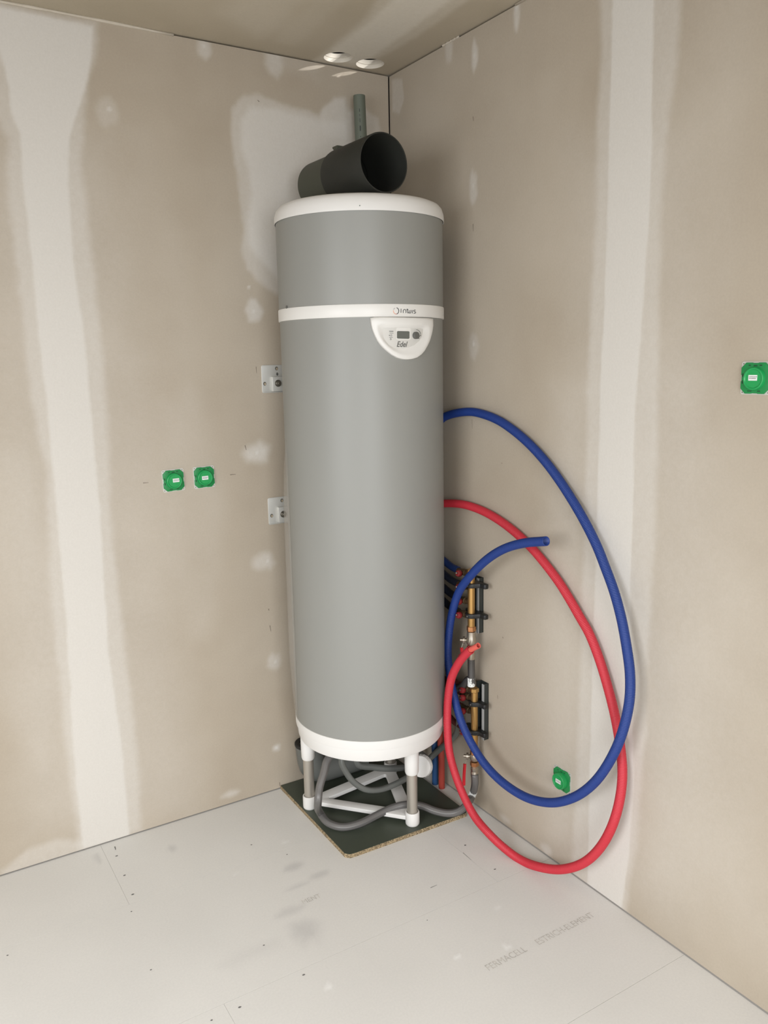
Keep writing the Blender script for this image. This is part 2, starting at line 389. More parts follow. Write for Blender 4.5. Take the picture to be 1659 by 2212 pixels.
sl = MB().box((RX-.3, RY-.3, 2.9), (.8, .4, 2.98)); sl.box((.62, RY-.3, 2.52), (.7, .4, 2.9)); sl.box((RX-.3, .1, 2.52), (.8, .18, 2.9)); sl.box((.1, RY-.3, 2.46), (.7, .1, 2.49)); sl.box((.055, RY-.3, 2.47), (.065, .2, 2.52)); sl.box((RX-.3, .055, 2.47), (.065, .065, 2.52))
sl.build('void_backing', M_dark, ce, False)  # added dark boxes close the void to light and keep the gaps dark

# filled stretches of the ceiling joint, and shell behind the camera
def bead(name, a, b, r, m, side):
    P = [Vector(a).lerp(Vector(b), t/40) for t in range(41)]
    mb = MB().sweep([(p.x, p.y+0*side, p.z) for p in P], lambda i, k: r*(1+.25*math.sin(i*1.9)+.2*math.sin(i*.7+k)), 8)
    return struct(mb.build(name, m, None, 'all'))
a = at(375, 72, 1, -.003); bead('trim_1', (RX, -.0005, CH-.003), (a[0], -.0005, CH-.003), .0040, M_caulk, 0)
a = at(955, 100, 0, -.003); b = at(990, 83, 0, -.003); bead('trim_2', (-.0005, a[1], CH-.003), (-.0005, b[1], CH-.003), .0032, M_caulk, 0)
a = at(1112, 12, 0, -.003); bead('trim_3', (-.0005, a[1], CH-.003), (-.0005, RY, CH-.003), .0035, M_caulk, 0)

struct(MB().box((-.006, .018, 0), (.1, .1, 2.494)).build('corner_backing', M_dark, None, False))  # added dark block stops light leaking through the corner gap
def wall_open(name, ax, pos, lo, hi, o0, o1, z0, z1, th):
    mb = MB()
    def bx(a, b, c, d):
        if ax == 0: mb.box((pos, a, c), (pos+th, b, d))
        else: mb.box((a, pos, c), (b, pos+th, d))
    bx(lo, o0, 0, CH+.03); bx(o1, hi, 0, CH+.03); bx(o0, o1, 0, z0); bx(o0, o1, z1, CH+.03)
    return struct(mb.build(name, M_shell, None, False))
wall_open('wall_side', 0, RX, RY, 0, -3.1, -1.4, .75, 2.25, -.1)
wall_open('wall_back', 1, RY, RX-.1, .1, -2.8, -1.0, .45, 2.35, -.1)
for nm, ax, pos, o0, o1, z0, z1 in (('window_1', 0, RX-.06, -3.1, -1.4, .75, 2.25), ('window_2', 1, RY-.06, -2.8, -1.0, .45, 2.35)):
    mb = MB(); t = .03
    for q in ((o0, z0, o0+t, z1), (o1-t, z0, o1, z1), (o0, z0, o1, z0+t), (o0, z1-t, o1, z1), ((o0+o1)/2-t/2, z0, (o0+o1)/2+t/2, z1)):
        if ax == 0: mb.box((pos-.02, q[0], q[1]), (pos+.02, q[2], q[3]))
        else: mb.box((q[0], pos-.02, q[1]), (q[2], pos+.02, q[3]))
    struct(mb.build(nm, M_white, None, False))

# floor: screed panels 1.5 x 0.5 m, staggered
fl = struct(MB().box((RX-.1, RY-.1, -.06), (.1, .1, -.0012)).build('floor', M_under, None, False))
rows = [(0, -.355, -1.167), (-.355, -.86, -.211), (-.86, -1.36, -1.072), (-1.36, -1.86, -.45), (-1.86, -2.36, -1.3), (-2.36, -2.86, -.7), (-2.86, -3.36, -1.2), (-3.36, -3.86, -.5), (-3.86, RY, -1.)]
SM = [(blob(FL((632, 1873))[0], .035, .016, seed=4), .8, .03, .02), (blob(FL((690, 1890))[0], .03, .012, seed=5), .7, .025, .02), (blob(FL((640, 1915))[0], .04, .006, seed=6), .6, .02, .015),
      (blob(FL((625, 1970))[0], .05, .012, seed=7), .6, .03, .03), (blob(FL((660, 2010))[0], .045, .05, seed=8), .75, .06, .05), (blob(FL((372, 1832))[0], .012, .02, seed=9), .7, .02, .01),
      (blob(FL((210, 1854))[0], .006, .03, seed=10), .6, .012, .01), (blob(FL((540, 2060))[0], .08, .02, seed=11), .3, .06, .04)]
SP = [(blob(FL((712, 2130))[0], .011, .011, seed=1), .8, .006, .004), (blob(FL((1095, 2045))[0], .010, .010, seed=2), .8, .006, .004), (blob(FL((990, 2066))[0], .010, .008, seed=3), .8, .006, .004),
      (blob(FL((615, 1818))[0], .012, .008, seed=3), .6, .01, .004), (blob(FL((1075, 1960))[0], .014, .008, seed=3), .4, .01, .004), (blob(FL((510, 1886))[0], .006, .006, seed=3), .6, .006, .004)]
for (y1, y0, jx) in rows:
    cuts = sorted({RX, -.001, *[x for x in (jx-3, jx-1.5, jx, jx+1.5) if RX < x < -.001]})
    for x0, x1 in zip(cuts[:-1], cuts[1:]):
        g = .0005; near = y1 > -2.2
        st = .011 if near else .25
        uu = np.linspace(x0+.0003, x1-.0003, max(2, int((x1-x0)/st))); vv = np.linspace(y0+g, y1-g, max(2, int((y1-y0)/st)))
        o, U, Vv = grid('panel', uu, vv, lambda u, v: (u, v, 0), M_floor, (0, 0, -.0012))
        o.parent = fl
        fin(o, U, Vv, coat(U, Vv, SP, 5), coat(U, Vv, SM, 6) if near else None)

# small marks on floor and walls
def flat(name, pts, ax, off, m, parent, label=None):
    V = []; s = -1 if ax < 2 else 1
    for (u, v) in pts:
        V.append({0: (-off, u, v), 1: (u, -off, v), 2: (u, v, off)}[ax])
    o = obj(name, V, [tuple(range(len(V)))], m, parent, False, label)
    return o
for px, py, r in ((252, 1849, .004), (269, 1891, .0045), (287, 1932, .0045), (284, 1969, .003), (326, 2095, .003), (656, 2106, .004), (518, 2176, .004), (620, 1846, .003), (543, 1825, .003),
                  (1005, 1826, .004), (1069, 1878, .004), (923, 1988, .002), (570, 2042, .003), (457, 2204, .003), (16, 2064, .003)):
    c = FL((px, py))[0]; flat('dirt_speck', blob(c, r, r*.7, 8, px), 2, .0004, M_speck, fl)
def line_mark(parent, ax, a, b, wd, m=None, name='pencil_mark'):
    f = {0: WR, 1: WL, 2: FL}[ax]; p, q = [np.array(t) for t in f(a, b)]; d = q-p; n = np.array([-d[1], d[0]])/np.linalg.norm(d)*wd/2
    flat(name, [tuple(p-n), tuple(q-n*.5), tuple(q+n*.5), tuple(p+n)], ax, .0005, m or M_mark, parent)
for a, b, wd in (((309, 1043.5), (321, 1042.5), .0022), ((497, 1025.5), (509, 1024.5), .003), ((553, 792), (554, 806), .0022), ((529, 962), (532, 972), .003), ((583, 1351), (585, 1364), .003),
                 ((580, 1315), (581, 1319), .004), ((604, 1690), (604.5, 1698), .003), ((560, 220), (556, 216), .003)):
    line_mark(wl, 1, a, b, wd)
for a, b, wd in (((1022, 484), (1022.5, 500), .003), ((1022, 252), (1023, 262), .003), ((1020, 906), (1020.5, 926), .0015), ((1086, 1376), (1087, 1379), .004), ((1084, 1000), (1085, 1002), .003), ((1075, 1502), (1075.5, 1510), .002)):
    line_mark(wr, 0, a, b, wd)
for a, b, wd in (((1000, 1842), (1018, 1858), .0015), ((248, 1829), (250, 1836), .004), ((930, 1918), (944, 1912), .002), ((1160, 1826), (1170, 1835), .0015)):
    line_mark(fl, 2, a, b, wd, M_speck, 'scratch')
def text_mesh(s, size, bold=0, shear=0, spacing=1, res=4):
    c = bpy.data.curves.new('t', 'FONT'); c.body = s; c.size = size; c.offset = bold; c.shear = shear; c.space_character = spacing; c.resolution_u = res
    c.fill_mode = 'FRONT'
    o = bpy.data.objects.new('t', c); COL.objects.link(o); dg = bpy.context.evaluated_depsgraph_get(); dg.update()
    me = o.evaluated_get(dg).to_mesh(); V = [tuple(v.co) for v in me.vertices]; F = [tuple(p.vertices) for p in me.polygons]
    o.evaluated_get(dg).to_mesh_clear(); bpy.data.objects.remove(o); bpy.data.curves.remove(c); return np.array(V), F
def floor_text(s, x0, x1, y, h, label, keep=None):
    V, F = text_mesh(s, 1); mn = V.min(0); mx = V.max(0)
    P = [(x0+(v[0]-mn[0])/(mx[0]-mn[0])*(x1-x0), y+(v[1]-mn[1])/(mx[1]-mn[1])*h, .0004) for v in V]
    return obj('lettering', P, F, M_print, fl, False, label)
floor_text('FERMACELL', -.461, -.331, -1.128, .021, 'faded grey print reading FERMACELL')
floor_text('ESTRICH-ELEMENT', -.291, -.083, -1.128, .021, 'faded grey print reading ESTRICH-ELEMENT')
floor_text('MENT', -.742, -.684, -.632, .018, 'barely legible grey print reading MENT')

# ---------------------------------------------------------------- base board
bd = thing('base_board', 'dark green faced chipboard square on the floor under the water heater', 'board', (-.295, -.262, 0))
def boardsheet(z0, z1, inset):
    a = [(-.5255+inset, -.004), (-.5335+inset, -.500), (-.522, -.5135), (-.5, -.5165+inset*.4), (-.075-inset, -.5265+inset), (-.065-inset, -.517), (-.062-inset, -.300), (-.060-inset, -.004)]
    return a, z0, z1
a, z0, z1 = boardsheet(0, .0132, 0); MB().prism(a, lambda u, v, h: (u, v, h), z0, z1).build('core', M_chip, bd, False, 'raw chipboard edge with visible flakes')
a, z0, z1 = boardsheet(.0132, .014, .0008); MB().prism(a, lambda u, v, h: (u, v, h), z0, z1).build('facing', M_film, bd, False)
BT = .014

# ---------------------------------------------------------------- water heater
hx, hy = HC
wh = thing('water_heater', 'tall grey cylindrical water heater with white cap and band on three legs', 'water heater', (hx, hy, BT))
C0 = (hx, hy, 0)
MB().lathe([(.001, 2.0), (.10, 1.9998), (.20, 1.999), (.232, 1.9965), (.245, 1.991), (.2535, 1.981), (.2585, 1.966), (.2595, 1.950), (.2595, 1.9455), (.2575, 1.9455)], C0, n=128).build('top_cap', M_white, wh)
MB().lathe([(.2555, 1.946), (.2555, 1.69)], C0, n=128).build('upper_jacket', M_jack, wh)
MB().lathe([(.2555, 1.694), (.2572, 1.6935), (.2578, 1.692), (.2578, 1.660), (.2572, 1.6585), (.2535, 1.658)], C0, n=128).build('band', M_white2, wh)
MB().lathe([(.2540, 1.662), (.2540, .366)], C0, n=128).build('lower_jacket', M_jack, wh)
MB().lathe([(.2540, .3685), (.2556, .368), (.2556, .343), (.2545, .338), (.2505, .336), (.2480, .304), (.2455, .297), (.235, .2945), (.232, .2945), (.228, .30), (.001, .31)], C0, n=128).build('base_ring', M_white, wh)
MB().lathe([(.2548, 1.9462), (.2548, 1.9440)], C0, n=128)
# legs
ctr = np.array([-.305, -.290]); legs = [np.array([-.502, -.197]), np.array([-.263, -.480]), np.array([-.142, -.152])]
for L in legs:
    c = (L[0], L[1], 0)
    lg = MB().lathe([(.0178, .045), (.0178, .205)], c, n=32).build('leg', M_steel, wh)
    MB().lathe([(.0175, .196), (.0205, .197), (.0228, .204), (.0236, .235), (.0240, .31)], c, n=32).build('leg_socket', M_white, lg)
    MB().lathe([(.0001, BT), (.0205, BT), (.0228, BT+.003), (.0236, BT+.007), (.0236, .058), (.0225, .0605), (.0195, .0605), (.019, .052)], c, n=32).build('foot', M_white, lg)
def tri(off):
    c = ctr; out = []
    T = [np.array(l) for l in legs]; T = [c+(t-c)*(np.linalg.norm(t-c)+2*off)/np.linalg.norm(t-c) for t in T]
    r = []
    for i in range(3):                 # cut the corners round
        p = T[i]; a = T[i-1]-p; b = T[(i+1) % 3]-p; a /= np.linalg.norm(a); b /= np.linalg.norm(b); d = .012
        for t in np.linspace(0, 1, 5): r.append((1-t)**2*(p+a*d)+2*t*(1-t)*p+t*t*(p+b*d))
    return r
O, I = tri(.010), tri(-.030); n = len(O); V = []; F = []
for loop, z in ((O, .030), (O, .044), (I, .044), (I, .030)):
    V += [(q[0], q[1], z) for q in loop]
for r in range(4):
    for k in range(n): F.append((r*n+k, r*n+(k+1) % n, ((r+1) % 4)*n+(k+1) % n, ((r+1) % 4)*n+k))
fr = MB().add(V, F).build('base_frame', M_white, wh, False, bevel=.0015)
# cap screws
def rim_pt(px, py, R): th, z = on_heater(px, py, R); return th, z
th, z = rim_pt(777, 444, .2595); dr = (math.cos(th), math.sin(th), 0)
MB().lathe([(.0035, -.002), (.0035, .0006), (.0015, .0006), (.0012, -.0004), (.0001, -.0004)], (hx+dr[0]*.2595, hy+dr[1]*.2595, z), dr, 16).build('screw', M_galv, wh)
MB().lathe([(.0012, 0), (.0001, 0)], (hx+dr[0]*.2602, hy+dr[1]*.2602, z), dr, 8).build('screw_recess', M_ink, wh)
th, z = rim_pt(618.5, 663.5, .258); dr = (math.cos(th), math.sin(th), 0)
MB().lathe([(.0045, -.002), (.0045, .001), (.002, .0018), (.0001, .0018)], (hx+dr[0]*.2572, hy+dr[1]*.2572, z), dr, 16).build('rivet', M_knob, wh, label='dark rivet at the upper edge of the white band')

# control panel: outlines are taken in (angle, height) on the drum
def CZ(pts, R=.26): return [on_heater(780+x/8.295, 640+y/8.295, R) for x, y in pts]
outer = [(165,378),(170,372),(400,366),(700,372),(1000,382),(1285,394),(1292,402),(1286,520),(1262,660),(1220,800),(1180,890),(1130,980),(1070,1050),(1000,1102),(910,1130),(820,1138),(740,1132),(650,1108),(550,1052),(450,975),(370,900),(300,815),(245,710),(200,600),(172,480)]
basin = [(300,525),(380,508),(700,514),(1000,524),(1150,530),(1185,545),(1190,640),(1170,760),(1125,870),(1060,950),(980,1005),(900,1032),(820,1040),(740,1035),(660,1012),(570,965),(480,895),(400,810),(345,720),(310,620)]
face = [(395,560),(630,560),(890,568),(1112,572),(1110,640),(1085,730),(1040,800),(960,870),(860,915),(760,935),(660,938),(580,918),(500,870),(440,800),(405,740),(396,650)]
def polar(poly, c, n=72):
    P = np.array(poly, float)-c; out = []
    for k in range(n):
        a = 2*math.pi*k/n; d = np.array([math.cos(a), math.sin(a)]); best = 0
        for i in range(len(P)):
            p, q = P[i-1], P[i]; e = q-p; den = d[0]*e[1]-d[1]*e[0]
            if abs(den) < 1e-12: continue
            t = (p[0]*e[1]-p[1]*e[0])/den; s = (p[0]*d[1]-p[1]*d[0])/den
            if t > 0 and -1e-9 <= s <= 1+1e-9: best = max(best, t)
        out.append(np.array(c)+d*best)
    return out
def drum(th, z, r): return (hx+r*math.cos(th), hy+r*math.sin(th), z)
cpx = (740, 720); po, pb, pf = polar(outer, cpx), polar(basin, cpx), polar(face, cpx)
def loop3(pl, R): return [drum(t, z, R) for t, z in CZ([tuple(p) for p in pl])]
def lerp(A, B, t): return [a*(1-t)+b*t for a, b in zip(A, B)]
loops = [(po, .2542), (po, .2600), (lerp(po, pb, .10), .2640), (lerp(po, pb, .3), .2658), (lerp(po, pb, .8), .2660), (pb, .2652), (lerp(pb, pf, .5), .2618), (pf, .2598)]
n = 72; V = []; F = []
for pl, R in loops: V += loop3(pl, R)
for r in range(len(loops)-1):
    for k in range(n): F.append((r*n+k, (r+1)*n+k, (r+1)*n+(k+1) % n, r*n+(k+1) % n))
cpn = MB().add(V, F).build('control_panel', M_white2, wh)
def fan(pl, R, m, name, parent, shrink=1.0, c=cpx, label=None):
    """curved patch filled ring by ring, so that it follows the drum"""
    V = []; F = []; K = 6; n = len(pl)
    for k in range(K, 0, -1): V += loop3(lerp([np.array(c, float)]*n, pl, shrink*k/K), R)
    for r in range(K-1):
        for k in range(n): F.append((r*n+k, (r+1)*n+k, (r+1)*n+(k+1) % n, r*n+(k+1) % n))
    b = len(V); V += loop3([np.array(c, float)], R)
    for k in range(n): F.append(((K-1)*n+k, b, (K-1)*n+(k+1) % n))
    return obj(name, V, F, m, parent, 'all', label)
fan(pf, .2598, M_face, 'faceplate', cpn)
def quad(x0, y0, x1, y1, R, m, name, parent, skew=0, label=None):
    pts = [(x0, y0), (x1, y0+skew), (x1, y1+skew), (x0, y1)]; c = ((x0+x1)/2, (y0+y1+skew)/2)
    return fan(polar(pts, c, 40), R, m, name, parent, 1, c, label)
quad(628, 562, 892, 775, .2603, M_white2, 'screen_frame', cpn, 6)
quad(641, 622, 866, 758, .2607, M_lcd, 'screen', cpn, 5, 'dark grey display window')
# dial
th, z = CZ([(970, 702)])[0]; dr = Vector((math.cos(th), math.sin(th), 0)); cc = Vector(drum(th, z, .2596))
MB().lathe([(.0102, 0), (.0100, .008), (.0088, .0095), (.0001, .0095)], cc, dr, 32).build('dial', M_knob, cpn, label='round dark grey control dial')
tg = Vector((-dr.y, dr.x, 0)); up = Vector((0, 0, 1))
mb = MB()
def onface(u, v, h): return tuple(cc+tg*u+up*v+dr*h)
for a in (-12, -45): 
    aa = math.radians(a); p = (math.cos(aa)*.0105, math.sin(aa)*.0105)
    mb.prism([(p[0]-.002, p[1]-.002), (p[0]+.002, p[1]-.001), (p[0]+.002, p[1]+.001), (p[0]-.002, p[1]+.002)], onface, 0, .008)
mb.build('dial_notch', M_knob, cpn, False)
def strokes(paths, wd, mp):
    """flat pen strokes -> verts, faces"""
    V = []; F = []
    for P in paths:
        P = [np.array(p, float) for p in P]; b = len(V)
        for i, p in enumerate(P):
            d = P[min(i+1, len(P)-1)]-P[max(i-1, 0)]; d /= np.linalg.norm(d)+1e-12; nn = np.array([-d[1], d[0]])*wd/2
            V.append(mp(*(p-nn))); V.append(mp(*(p+nn)))
        for i in range(len(P)-1): F.append((b+2*i, b+2*i+2, b+2*i+3, b+2*i+1))
    return V, F
def arc(cx, cy, rx, ry, a0, a1, n=14): return [(cx+rx*math.cos(math.radians(a0+(a1-a0)*i/n)), cy+ry*math.sin(math.radians(a0+(a1-a0)*i/n))) for i in range(n+1)]
def pxmap(R):                          # photo zoom coordinates -> drum
    def f(x, y):
        th, z = on_heater(780+x/8.295, 640+y/8.295, R); return drum(th, z, R)
    return f
mp = pxmap(.2606)
V, F = strokes([arc(985, 690, 82, 92, -88, -10)], 10, mp); obj('dial_scale', V, F, M_ink2, cpn)
V, F = strokes([arc(985, 690, 82, 92, 0, 12)], 12, mp); obj('dial_scale', V, F, M_ink, cpn)
V, F = strokes([[(503, 622), (580, 624)], [(503, 634), (578, 636)], [(510, 662), (582, 664)], [(505, 733), (570, 735)]], 7, mp); obj('printed_mark', V, F, M_ink2, cpn)
V, F = strokes([arc(541, 700, 12, 14, 0, 360), arc(532, 768, 10, 14, 0, 360), [(532, 750), (532, 764)]], 6, mp); obj('printed_mark', V, F, M_ink2, cpn)
V, F = strokes([arc(508, 700, 4, 4, 0, 360)], 8, mp); obj('printed_mark', V, F, M_ink, cpn)
tv, tf = text_mesh('Edel', 1, bold=.012, shear=.3, res=5); mn, mx = tv.min(0), tv.max(0)
V = [mp(640+(v[0]-mn[0])/(mx[0]-mn[0])*195, 908+(v[0]-mn[0])/(mx[0]-mn[0])*2-(v[1]-mn[1])/(mx[1]-mn[1])*100) for v in tv]
obj('lettering', V, tf, M_knob, cpn, False, 'bold slanted grey word Edel')
# brand lettering on the band (strokes)
mp = pxmap(.2582); k = .8
L = [[(716, 222), (714, 296)],
     [(755, 300), (756, 262)]+arc(779, 262, 23, 25, 180, 360)+[(802, 300)],
     [(829, 222), (829, 272)]+arc(844, 276, 15, 24, 180, 0)+[(859, 250)], [(859, 276)]+arc(875, 278, 16, 25, 180, 0)+[(891, 246)], [(812, 241), (848, 242)],
     [(917, 246), (917, 306)],
     arc(962, 259, 19, 12, -30, -180, 10)+arc(958, 261, 16, 12, 180, 90, 6)+arc(958, 289, 20, 15, -90, 60, 8)+[(942, 306)]]
V, F = strokes(L, 11, mp); obj('lettering', V, F, M_ink, wh, False, 'dark lettering intuis on the white band')
for a0, a1, m, wd in ((-80, 75, M_ink, 12), (75, 110, M_red_i, 9), (110, 190, M_orange, 8), (205, 245, M_ink2, 7)):
    V, F = strokes([arc(628, 262, 48, 56, a0, a1)], wd, mp); obj('emblem_arc', V, F, m, wh)
V, F = strokes([[(1466, 296), (1500, 306)], [(1470, 326), (1502, 336)], [(1466, 345), (1500, 357)]], 7, mp); obj('printed_mark', V, F, M_ink2, wh)
# drain flange with white cap, below the tank
cc = Vector((-.150, -.385, .1465)); ax = Vector((-.82, -.52, .20)).normalized()
CPX = at(911, 1654, 1, -.405); cc = Vector(CPX)
cap = MB().lathe([(.0001, .0135), (.034, .0135), (.0365, .0125), (.0375, .010), (.0385, .002), (.0385, -.006), (.035, -.007), (.0001, -.007)], cc, ax, 40).build('drain_cap', M_white, wh, label='white round screw cap below the tank')
e1 = ax.orthogonal().normalized(); e2 = ax.cross(e1); mb = MB()
for k_ in range(20):
    a = 2*math.pi*k_/20; p = cc+(e1*math.cos(a)+e2*math.sin(a))*.0385
    mb.sweep([p-ax*.005, p+ax*.004], .0012, 5)
mb.build('grip_rib', M_white, cap, True)
P = spline([cc-ax*.004, cc-ax*.03, Vector((-.19, -.30, cc.z+.05)), Vector((-.22, -.28, .30))], .01)
MB().sweep(P, .026, 20).build('drain_stub', M_pvc2, wh)
# loose clear film down the left side
V = []; F = []; zs = np.linspace(.36, 1.30, 60); rows_ = 9
for i, z in enumerate(zs):
    t = (z-.36)/(1.30-.36); off = .015*math.sin(math.pi*min(1, t*1.05))**.6*(1+.12*math.sin(9*t))
    for j in range(rows_):
        s = j/(rows_-1); th = math.radians(168-32*s); R = .2548+off*math.sin(math.pi*min(1, s*1.3)) if s < .77 else .2548+off*math.sin(math.pi*min(1, s*1.3))
        V.append(drum(th, z, max(R, .2546)))
for i in range(len(zs)-1):
    for j in range(rows_-1): F.append((i*rows_+j, i*rows_+j+1, (i+1)*rows_+j+1, (i+1)*rows_+j))
obj('protective_film', V, F, M_clear2, wh, 'all', 'loose clear protective film')

# ---------------------------------------------------------------- air duct on top
h = -.0422; ax = Vector((math.sin(h), math.cos(h), 0)); c0 = Vector((-.342, -.502, 2.0005+.081))
du = thing('air_duct', 'short black round air duct lying open on top of the water heater', 'duct', (-.342, -.40, 2.0))
MB().lathe([(.0765, .2), (.0765, .004), (.0775, 0), (.0802, 0), (.081, .002), (.0808, .12), (.0802, .215), (.0796, .219), (.074, .219), (.074, .2)], c0, ax, 72).build('sleeve', M_duct, du)
c1 = c0-Vector((0, 0, .0035))
MB().lathe([(.0775, .212), (.0775, .222), (.0762, .226), (.0755, .365), (.0748, .369), (.068, .369), (.068, .26), (.0001, .26)], c1, ax, 72).build('sleeve', M_duct2, du, label='olive dark rear sleeve')
side = Vector((ax.y, -ax.x, 0))
def clipmap(u, v, hh): return tuple(c0+ax*(.232+u)+Vector((0, 0, 1))*v+side*hh)
MB().prism([(-.010, .070), (.010, .070), (.010, .0815), (.016, .086), (.016, .0905), (-.012, .0905), (-.012, .086), (-.010, .0815)], clipmap, -.018, .004).build('clip', M_duct2, du, False, bevel=.001)

# ---------------------------------------------------------------- grey pipe behind the duct
a = at(775.7, 207, 1, -.048); b = at(779.8, 296, 1, -.050); a = Vector(a); b = Vector(b); d = (b-a).normalized()
bot = b+d*.62
pp = MB().sweep([bot, a+(bot-a)*.5, a], .0198, 28, hollow=.002).build('vent_pipe', M_pvc)
tag(pp, 'grey green plastic pipe standing upright behind the black duct near the corner', 'pipe')
mb = MB()
fw = Vector(CP)-a; fw.z = 0; fw.normalize(); sd = Vector((fw.y, -fw.x, 0))
for t, l, wd in ((.045, .010, .002), (.062, .006, .0015), (.075, .012, .0016), (.098, .016, .003), (.13, .004, .002)):
    p = a+d*t+fw*.0199+sd*.001; mb.sweep([p, p+d*l], wd*.5, 5)
mb.build('printed_mark', M_ink, pp, False)

# ---------------------------------------------------------------- wall brackets
def bracket(tl, bl, slots, tab, bolt, holes, label):
    A = at(*tl, 1, 0); B = at(*bl, 1, 0); x0 = (A[0]+B[0])/2; z1, z0 = A[2], B[2]; x1 = x0+.095
    t = thing('wall_bracket', label, 'bracket', (x0+.045, 0, (z0+z1)/2), 'brackets beside the water heater')
    r = .006; pts = []
    for cx, cz, a0 in ((x1-r, z1-r, 0), (x0+r, z1-r, 90), (x0+r, z0+r, 180), (x1-r, z0+r, 270)):
        pts += [(cx+r*math.cos(math.radians(a0+q)), cz+r*math.sin(math.radians(a0+q))) for q in (0, 30, 60, 90)]
    MB().prism(pts, lambda u, v, hh: (u, -hh, v), 0, .0025).build('plate', M_galv, t, False, bevel=.0006)
    MB().box((x0, -.0065, z0), (x1, -.0025, z0+.0022)).build('flange', M_galv, t, False)
    T = at(*tab, 1, -.012)
    MB().box((T[0], -.014, z0+.004), (x1-.008, -.002, T[2])).build('raised_tab', M_galv, t, False, bevel=.001)
    for s in slots:
        c = at(*s, 1, -.003)
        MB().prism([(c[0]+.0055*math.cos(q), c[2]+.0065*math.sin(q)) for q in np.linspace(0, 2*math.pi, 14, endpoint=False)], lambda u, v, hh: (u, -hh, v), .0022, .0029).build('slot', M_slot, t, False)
        MB().prism([(c[0]+.001+.0032*math.cos(q), c[2]-.001+.004*math.sin(q)) for q in np.linspace(0, 2*math.pi, 10, endpoint=False)], lambda u, v, hh: (u, -hh, v), .0028, .0034).build('slot_back', M_wallp, t, False)
    for s in holes:
        c = at(*s, 1, -.003)
        MB().prism([(c[0]+.004*math.cos(q), c[2]+.0055*math.sin(q)) for q in np.linspace(0, 2*math.pi, 12, endpoint=False)], lambda u, v, hh: (u, -hh, v), .0022, .003).build('hole', M_knob, t, False)  # proud dark disc stands in for the shade in the hole
    c = at(*bolt, 1, -.018)
    bo = MB().lathe([(.0115, 0), (.0115, .002), (.0075, .0022), (.0075, .008), (.004, .0085), (.004, .014), (.0001, .0142)], (c[0], -.014, c[2]), (0, -1, 0), 6*4).build('bolt', M_bolt, t)
    return t
bracket((562.5, 789), (567, 849), [(572, 829), (597.5, 796)], (588, 814), (601.5, 828), [(599, 808)], 'upper white metal wall bracket with bolt, at the left edge of the heater')
bracket((576.5, 1076), (581.5, 1133), [(587, 1114), (609, 1081)], (601, 1096), (613, 1111), [], 'lower white metal wall bracket at the left edge of the heater, partly behind film')

